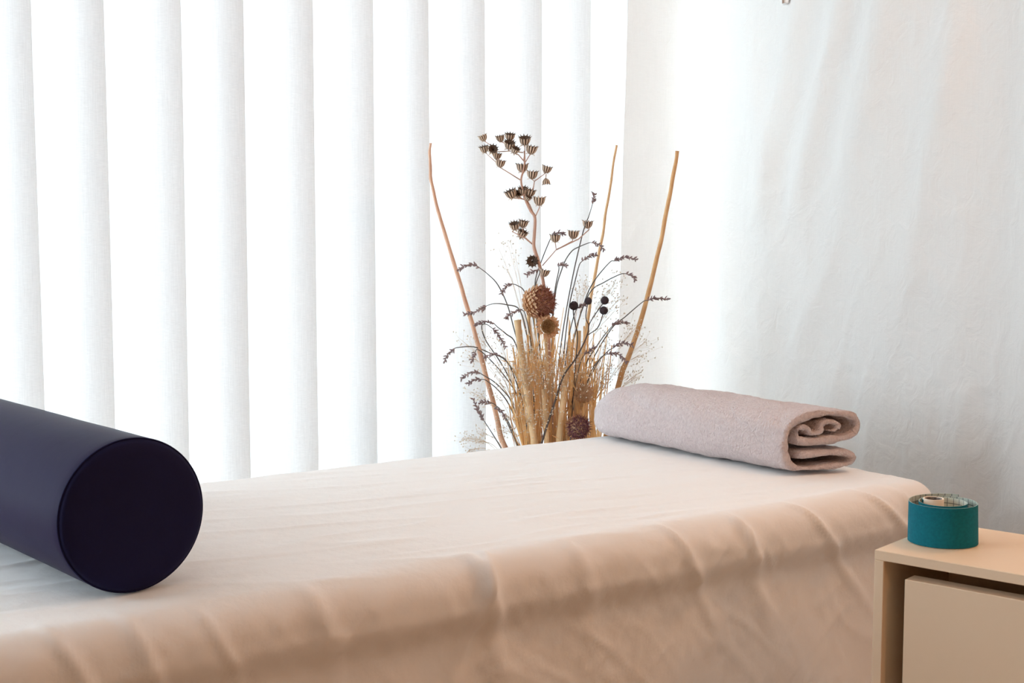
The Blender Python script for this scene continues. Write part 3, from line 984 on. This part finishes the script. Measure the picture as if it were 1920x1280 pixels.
SP = [
    ('dried lavender arching left, its tip crossing the curved stick highest up', [(898, 501), (887, 496), (872, 498), (858, 507)], [(915, 514), (933, 533), (950, 568), (962, 610), (980, 690)], 3.00),
    ('dried lavender with drooping tip just left of the large flower head', [(960, 532), (952, 534), (945, 542), (941, 552)], [(970, 535), (984, 548), (1000, 600), (1010, 700)], 3.02),
    ('dried lavender reaching left past the curved stick, level with black seed heads', [(912, 573), (905, 578), (888, 586), (870, 590)], [(927, 569), (949, 571), (975, 582), (990, 640), (1000, 720)], 3.02),
    ('short dried lavender touching the lower left of the large flower head', [(978, 580), (966, 584), (956, 589), (949, 597)], [(985, 590), (995, 640), (1000, 720)], 2.99),
    ('level dried lavender just right of the curved stick, above the drooping one', [(926, 606), (915, 603), (902, 605), (890, 609)], [(933, 613), (949, 626), (967, 645), (985, 720)], 3.01),
    ('dried lavender hanging down to the right beside the thick cut stalk', [(924, 616), (932, 624), (940, 636), (948, 653)], [(912, 608), (903, 612), (912, 640), (945, 690), (975, 760)], 2.99),
    ('dried lavender bowing farthest to the left of the arrangement', [(852, 653), (846, 658), (838, 667), (833, 679)], [(860, 651), (888, 650), (917, 661), (949, 677), (975, 730)], 3.00),
    ('tiny dried lavender tip left of the curved stick, pointing down', [(891, 660), (888, 668), (884, 678)], [(896, 655), (915, 670), (950, 710), (975, 760)], 3.02),
    ('dried lavender curling over the middle of the curved stick', [(938, 667), (926, 663), (914, 667), (908, 672)], [(948, 674), (962, 700), (980, 760)], 2.98),
    ('dried lavender at lower left, the upper of two parallel spikes', [(900, 699), (890, 697), (876, 702), (864, 710)], [(906, 703), (927, 716), (949, 738), (959, 754), (980, 810)], 3.00),
    ('dried lavender at lower left, the lower of two parallel spikes', [(902, 711), (892, 712), (874, 720)], [(912, 713), (935, 732), (955, 760), (975, 810)], 3.01),
    ('small level dried lavender left of the curved stick, low down', [(921, 755), (910, 753), (898, 756)], [(930, 760), (950, 785), (970, 830)], 3.02),
    ('thin upright dried lavender nearest the table edge, left of the sticks', [(907, 788), (902, 778), (896, 768), (886, 746)], [(915, 800), (938, 837), (950, 860)], 2.97),
    ('dried lavender clump low against the curved stick', [(927, 766), (936, 768), (943, 774), (946, 784)], [(935, 764), (950, 790), (968, 830)], 2.98),
    ('tallest upright dried lavender with a single dense head', [(1111, 382), (1113, 373), (1115, 362)], [(1104, 405), (1094, 432), (1077, 503), (1062, 580), (1050, 660), (1040, 760)], 3.02),
    ('dried lavender spike overlapping the thin tan stick', [(1092, 489), (1101, 482), (1110, 479), (1119, 477)], [(1086, 497), (1078, 528), (1067, 577), (1055, 680), (1045, 780)], 3.03),
    ('dried lavender bending right between the tan and brown sticks, the upper one', [(1152, 489), (1162, 485), (1175, 482), (1195, 487)], [(1143, 492), (1116, 524), (1098, 560), (1075, 640), (1058, 760)], 3.05),
    ('dried lavender with drooping tip between the tan and brown sticks', [(1174, 513), (1182, 516), (1188, 520), (1191, 526)], [(1163, 514), (1133, 529), (1105, 550), (1080, 620), (1060, 740)], 3.06),
    ('dried lavender pointing right past the brown stick', [(1214, 563), (1225, 560), (1238, 559), (1254, 561)], [(1205, 566), (1172, 594), (1145, 618), (1108, 682), (1085, 760)], 3.05),
    ('dense dried lavender left of the brown stick at mid height', [(1148, 611), (1156, 605), (1166, 603), (1179, 606)], [(1135, 626), (1116, 653), (1098, 685), (1075, 770)], 3.02),
    ('dried lavender crossing the lower part of the brown stick', [(1150, 652), (1160, 645), (1172, 643), (1186, 647)], [(1138, 660), (1115, 690), (1085, 770)], 3.01),
    ('lowest dried lavender at right, drooping toward the towel', [(1138, 664), (1150, 661), (1164, 667), (1176, 680)], [(1125, 672), (1105, 705), (1085, 780)], 3.00),
    ('small dried lavender tip rising right of the dark branching stem', [(1096, 665), (1106, 657), (1117, 649)], [(1088, 680), (1075, 740), (1065, 800)], 3.00),
    ('dried lavender hooking down against the thin tan stick', [(1110, 455), (1118, 456), (1126, 461), (1133, 470)], [(1105, 455), (1085, 463), (1070, 473), (1055, 500), (1040, 560), (1035, 680)], 3.04),
    ('tiny dried lavender tuft beside the nearest black seed head', [(1082, 578), (1090, 573), (1100, 569)], [(1076, 592), (1065, 640), (1058, 720)], 3.03),
    ('dried lavender tip crossing the pod stem just above the large flower head', [(1010, 505), (1002, 508), (994, 511), (987, 516)], [(1012, 512), (1004, 540), (1008, 600), (1015, 700)], 3.02),
    ('small flat dried lavender tuft right of the pod stem', [(1046, 498), (1054, 495), (1064, 498)], [(1048, 505), (1041, 540), (1036, 590), (1034, 700)], 3.04),
    ('dried lavender tuft touching the pod at the foot of the side branch', [(1036, 442), (1046, 436), (1060, 440)], [(1032, 448), (1015, 490), (1003, 535), (1008, 620), (1020, 720)], 3.05),
]
for lab, sp_, st_, Y in SP:
    sprig(lab, sp_, st_, Y, 1.0)

# black globe seed heads
def globe(parent, px, py, rpx, Y):
    c = at(px, py, Y); r = rpx * Y / F
    vs = []; fs = []; n, mm = 18, 12
    for j in range(mm + 1):
        th_ = math.pi * j / mm
        for i in range(n):
            a = 2 * math.pi * i / n
            q = Vector((math.sin(th_) * math.cos(a), math.sin(th_) * math.sin(a), math.cos(th_)))
            q *= r * (1 + .10 * nz(q.x * 5 + px, q.y * 5, q.z * 5) + .05 * nz(q.x * 14, q.y * 14 + px, q.z * 14))
            vs.append(c + q)
    for j in range(mm):
        for i in range(n):
            i2 = (i + 1) % n
            fs.append((j * n + i, (j + 1) * n + i, (j + 1) * n + i2, j * n + i2))
    mb = MB(); mb.add(vs, fs); mb.build('seed_head', M['ball'], parent)
    return c
YD = 2.99
g1 = empty('globe_seed_stem', (vc.x, vc.y, .30), 'dark stem with one round black seed head, left of the forked one', 'dried stem', 'black globe seed stems')
c1 = globe(g1, 1076, 573, 8.6, YD + .03)
mb = MB(); mb.tube(crom([c1] + [at(x, y, YD + .03) for x, y in ((1075, 586), (1079, 608), (1083, 632), (1079, 680), (1074, 756), (1068, 840))] + into_vase(at(1068, 840, YD), rad=.05), 4), .0012, 6)
mb.build('stem', M['stem_dark'], g1)
g2 = empty('globe_seed_stem', (vc.x, vc.y, .30), 'forked dark stem with three round black seed heads', 'dried stem', 'black globe seed stems')
mb = MB()
for px, py, r, br in ((1103, 564, 7.0, [(1099, 585), (1099, 598), (1104, 609)]), (1134, 563, 7.8, [(1126, 575), (1114, 592), (1104, 609)]), (1132, 582, 7.8, [(1128, 597), (1120, 615), (1102, 628)])):
    c1 = globe(g2, px, py, r, YD)
    mb.tube(crom([c1] + [at(x, y, YD) for x, y in br], 4), .0011, 6)
mb.tube(crom([at(x, y, YD) for x, y in ((1104, 608), (1101, 628), (1082, 668), (1056, 706), (1040, 755), (1018, 823), (1014, 850))] + into_vase(at(1014, 850, YD), rad=.06), 5), [.0014 + .0014 * min(1, i / 30) for i in range(41)], 7)
mb.build('stem', M['stem_dark'], g2)

# large thistle-like heads
def scale_head(name, label, px, py, rpx, Y, face, cap, mb_m, mf, nb=170, nf=420, tuft=.22):
    """globe of overlapping bracts with a tuft of florets on the side it faces"""
    c = at(px, py, Y); r = rpx * Y / F
    root = empty(name, (vc.x, vc.y, .30), label, 'dried flower', 'large dried flower heads')
    f = Vector(face).normalized()
    mbb = MB(); mbf = MB()
    # inner body
    vs = []; fs = []; n = 16
    for j in range(9):
        th_ = math.pi * j / 8
        for i in range(n):
            a = 2 * math.pi * i / n
            vs.append(c + Vector((math.sin(th_) * math.cos(a), math.sin(th_) * math.sin(a), math.cos(th_))) * r * .86)
    for j in range(8):
        for i in range(n):
            i2 = (i + 1) % n
            fs.append((j * n + i, (j + 1) * n + i, (j + 1) * n + i2, j * n + i2))
    mbb.add(vs, fs)
    ga = math.pi * (3 - 5 ** .5)
    for k in range(nb):
        z = 1 - 2 * (k + .5) / nb; rr = math.sqrt(1 - z * z); a = k * ga
        o1 = f.orthogonal().normalized(); o2 = f.cross(o1)
        d = f * z + (o1 * math.cos(a) + o2 * math.sin(a)) * rr
        if z > cap: continue
        tg = (f - d * f.dot(d))
        tg = tg.normalized() if tg.length > .05 else o1
        sd = d.cross(tg)
        p = c + d * r * .86
        l = r * random.uniform(.34, .46); wd_ = r * .15
        mid = p + tg * l * .5 + d * r * .10; tip = p + tg * l + d * r * random.uniform(.10, .28)
        mbb.add([p - sd * wd_ * .7, p + sd * wd_ * .7, mid + sd * wd_, mid - sd * wd_, tip, mid + d * wd_ * .4], [(0, 1, 2, 5), (0, 5, 3), (5, 2, 4), (3, 5, 4)])
    for k in range(nf):
        z = 1 - (1 - cap) * (k + .5) / nf; rr = math.sqrt(max(0, 1 - z * z)); a = k * ga
        o1 = f.orthogonal().normalized(); o2 = f.cross(o1)
        d = (f * z + (o1 * math.cos(a) + o2 * math.sin(a)) * rr).normalized()
        j_ = Vector((random.gauss(0, 1), random.gauss(0, 1), random.gauss(0, 1)))
        p = c + d * r * .82
        m_ = p + (d + j_ * .35) * r * .13
        q = m_ + (d * .5 + j_ * .6).normalized() * r * tuft
        mbf.tube([p, m_, q], [r * .035, r * .03, r * .008], 4, cap=False)
    mbb.build('bracts', mb_m, root)
    mbf.build('florets', mf, root)
    mb = MB()
    mb.tube(crom([c - f * r * .5, c - f * r * .7 + Vector((0, .03, -.05)), at(px + 6, 760, Y + .05)] + into_vase(at(px + 6, 800, Y + .04), rad=.05), 5), .004, 7)
    mb.build('stem', M['stick_tan'], root)
scale_head('artichoke_flower', 'large round dried flower head, tan scales and red-brown tuft', 1010, 566, 30, 2.99, (.80, -.52, .06), .16, M['bract'], M['floret'], 230)
scale_head('purple_flower', 'dark red dried flower head low down, half hidden by the towel', 1083, 800, 22, 3.00, (.3, -.8, -.1), .10, M['bract'], M['petal_purple'], 120, 300, .35)
scale_head('papery_flower', 'brown papery dried flower head at the right of the straw bundle', 1094, 738, 17, 3.03, (.1, -.5, .9), -.1, M['bract'], M['bract'], 120, 260, .5)
# open seed disc head below the big one
sd_ = empty('seed_disc_flower', (vc.x, vc.y, .30), 'tan dried flower with dark brown disc below the large head', 'dried flower', 'large dried flower heads')
cD = at(1027, 612, 2.965); rD = 14 * 2.965 / F
fD = Vector((.12, -1, .12)).normalized(); o1 = fD.orthogonal().normalized(); o2 = fD.cross(o1)
mb = MB(); vs = []; fs = []
prf = [(0, .02), (.35, .06), (.7, .16), (.95, .34), (1.0, .20), (.8, -.5), (.3, -1.0), (0.02, -1.1)]
for r, z in prf:
    for i in range(24):
        a = 2 * math.pi * i / 24
        vs.append(cD + (o1 * math.cos(a) + o2 * math.sin(a)) * rD * r + fD * rD * z)
for k in range(len(prf) - 1):
    for i in range(24):
        i2 = (i + 1) % 24
        fs.append((k * 24 + i, k * 24 + i2, k * 24 + 24 + i2, k * 24 + 24 + i))
mb.add(vs, fs)
for k in range(200):
    a = random.uniform(0, 6.28); q = math.sqrt(random.random()) * .95
    p = cD + (o1 * math.cos(a) + o2 * math.sin(a)) * rD * q + fD * rD * (.05 + .3 * q * q)
    t = (o1 * math.cos(a) + o2 * math.sin(a))
    mb.bud(p, fD + t * random.uniform(-.6, .2), rD * .30, rD * .045)
mb.build('disc', M['disc'], sd_)
mb = MB()
for k in range(130):
    a = random.uniform(0, 6.28); q = random.uniform(.95, 1.2)
    t = (o1 * math.cos(a) + o2 * math.sin(a)); back = random.uniform(-1.0, .2)
    p = cD + t * rD * q + fD * rD * back * .6
    d = (t * random.uniform(.5, 1.2) + fD * random.uniform(-.4, .6) + Vector((random.gauss(0, .3), random.gauss(0, .3), random.gauss(-.15, .3)))).normalized()
    s = d.cross(fD).normalized() * rD * random.uniform(.10, .2)
    l = rD * random.uniform(.35, .8)
    mb.add([p - s, p + s, p + d * l * .6 + s * .8 + fD * rD * .08, p + d * l * .6 - s * .8, p + d * l], [(0, 1, 2, 3), (3, 2, 4)])
mb.build('bracts', M['bract'], sd_)
mb = MB(); mb.tube(crom([cD - fD * rD, cD - fD * rD * 2 + Vector((0, .01, -.03)), at(1030, 720, 3.04), at(1034, 830, 3.05)] + into_vase(at(1034, 830, 3.05), rad=.05), 4), .0035, 7)
mb.build('stem', M['stick_tan'], sd_)

# gypsophila sprays
def spray(label, pts, Y, spread, nb, foot, dens=1.0):
    """pts: pixel centres the fine twigs reach for"""
    f0 = at(foot[0], foot[1], Y + .07)
    tl_ = into_vase(f0, rad=.07)
    root = empty('gypsophila_spray', tuple(tl_[1]), label, 'dried flower', 'gypsophila sprays')
    ms_ = MB(); mf_ = MB()
    ms_.tube(crom([f0] + tl_, 4), .0008, 4)
    for x, y in pts:
        e = at(x, y, Y)
        mid = f0.lerp(e, .55) + Vector((0, 0, .02))
        cv = crom([f0, mid, e], 6)
        ms_.tube(cv, [.0006 - .0003 * i / len(cv) for i in range(len(cv))], 4, cap=False)
        for k in range(nb):
            st_ = cv[random.randint(len(cv) // 2, len(cv) - 1)]
            q = e + Vector((random.gauss(0, spread), random.gauss(0, spread * .7), random.gauss(0, spread)))
            md = st_.lerp(q, .6) + Vector((random.gauss(0, .003), 0, random.gauss(0, .003)))
            ms_.tube([st_, md, q], .00013, 3, cap=False)
            mf_.bud(q, Vector((random.gauss(0, 1), random.gauss(0, 1), random.gauss(0, 1) + .5)), random.uniform(.0030, .0044), random.uniform(.0013, .0020))
    ms_.build('twigs', M['gyp_stem'], root)
    mf_.build('blossoms', M['gyp'], root)
spray('wispy gypsophila spray rising highest, left of the pod stem', [(935, 465), (952, 455), (948, 500), (966, 480)], 3.08, .010, 9, (990, 640))
spray('gypsophila spray at far left beyond the curved stick, middle height', [(868, 640), (880, 668), (905, 640)], 3.03, .012, 16, (965, 760))
spray('gypsophila spray between the curved stick and the straw, middle height', [(938, 640), (950, 690), (940, 720), (930, 690)], 3.0, .014, 24, (975, 800))
spray('gypsophila spray at lower left under the lavender', [(884, 735), (905, 748), (925, 740)], 3.03, .013, 14, (970, 820))
spray('gypsophila spray lowest at left, just over the table edge', [(872, 820), (890, 826), (905, 812), (880, 842)], 3.0, .010, 22, (965, 880))
spray('gypsophila blossoms along the foot of the curved stick', [(950, 780), (945, 810), (935, 800)], 2.99, .012, 20, (975, 850))
spray('gypsophila spray over the left front of the straw bundle', [(985, 655), (975, 690), (995, 700), (980, 740), (990, 790)], 2.985, .017, 46, (1000, 840))
spray('gypsophila spray over the middle front of the straw bundle', [(1020, 660), (1040, 690), (1015, 700), (1035, 730), (1025, 780)], 2.985, .018, 46, (1030, 840))
spray('gypsophila spray over the right front of the straw bundle', [(1070, 660), (1060, 700), (1095, 690), (1105, 720)], 2.99, .018, 34, (1060, 830))
spray('gypsophila spray between the tan stick and brown stick, upper', [(1140, 545), (1155, 525), (1160, 560), (1128, 560)], 3.08, .012, 24, (1080, 700))
spray('gypsophila spray beside the black seed heads', [(1120, 600), (1150, 585), (1085, 545), (1098, 535)], 3.09, .012, 18, (1070, 720))
spray('gypsophila spray right of the brown stick', [(1195, 610), (1212, 640), (1200, 665), (1185, 620)], 3.06, .013, 18, (1110, 760))
spray('gypsophila spray left of the brown stick, low', [(1140, 640), (1150, 690), (1128, 700), (1135, 720)], 3.04, .014, 30, (1095, 790))
spray('gypsophila tips showing just over the towel, right of the brown stick', [(1178, 702), (1192, 708), (1200, 698)], 3.07, .008, 16, (1120, 800))
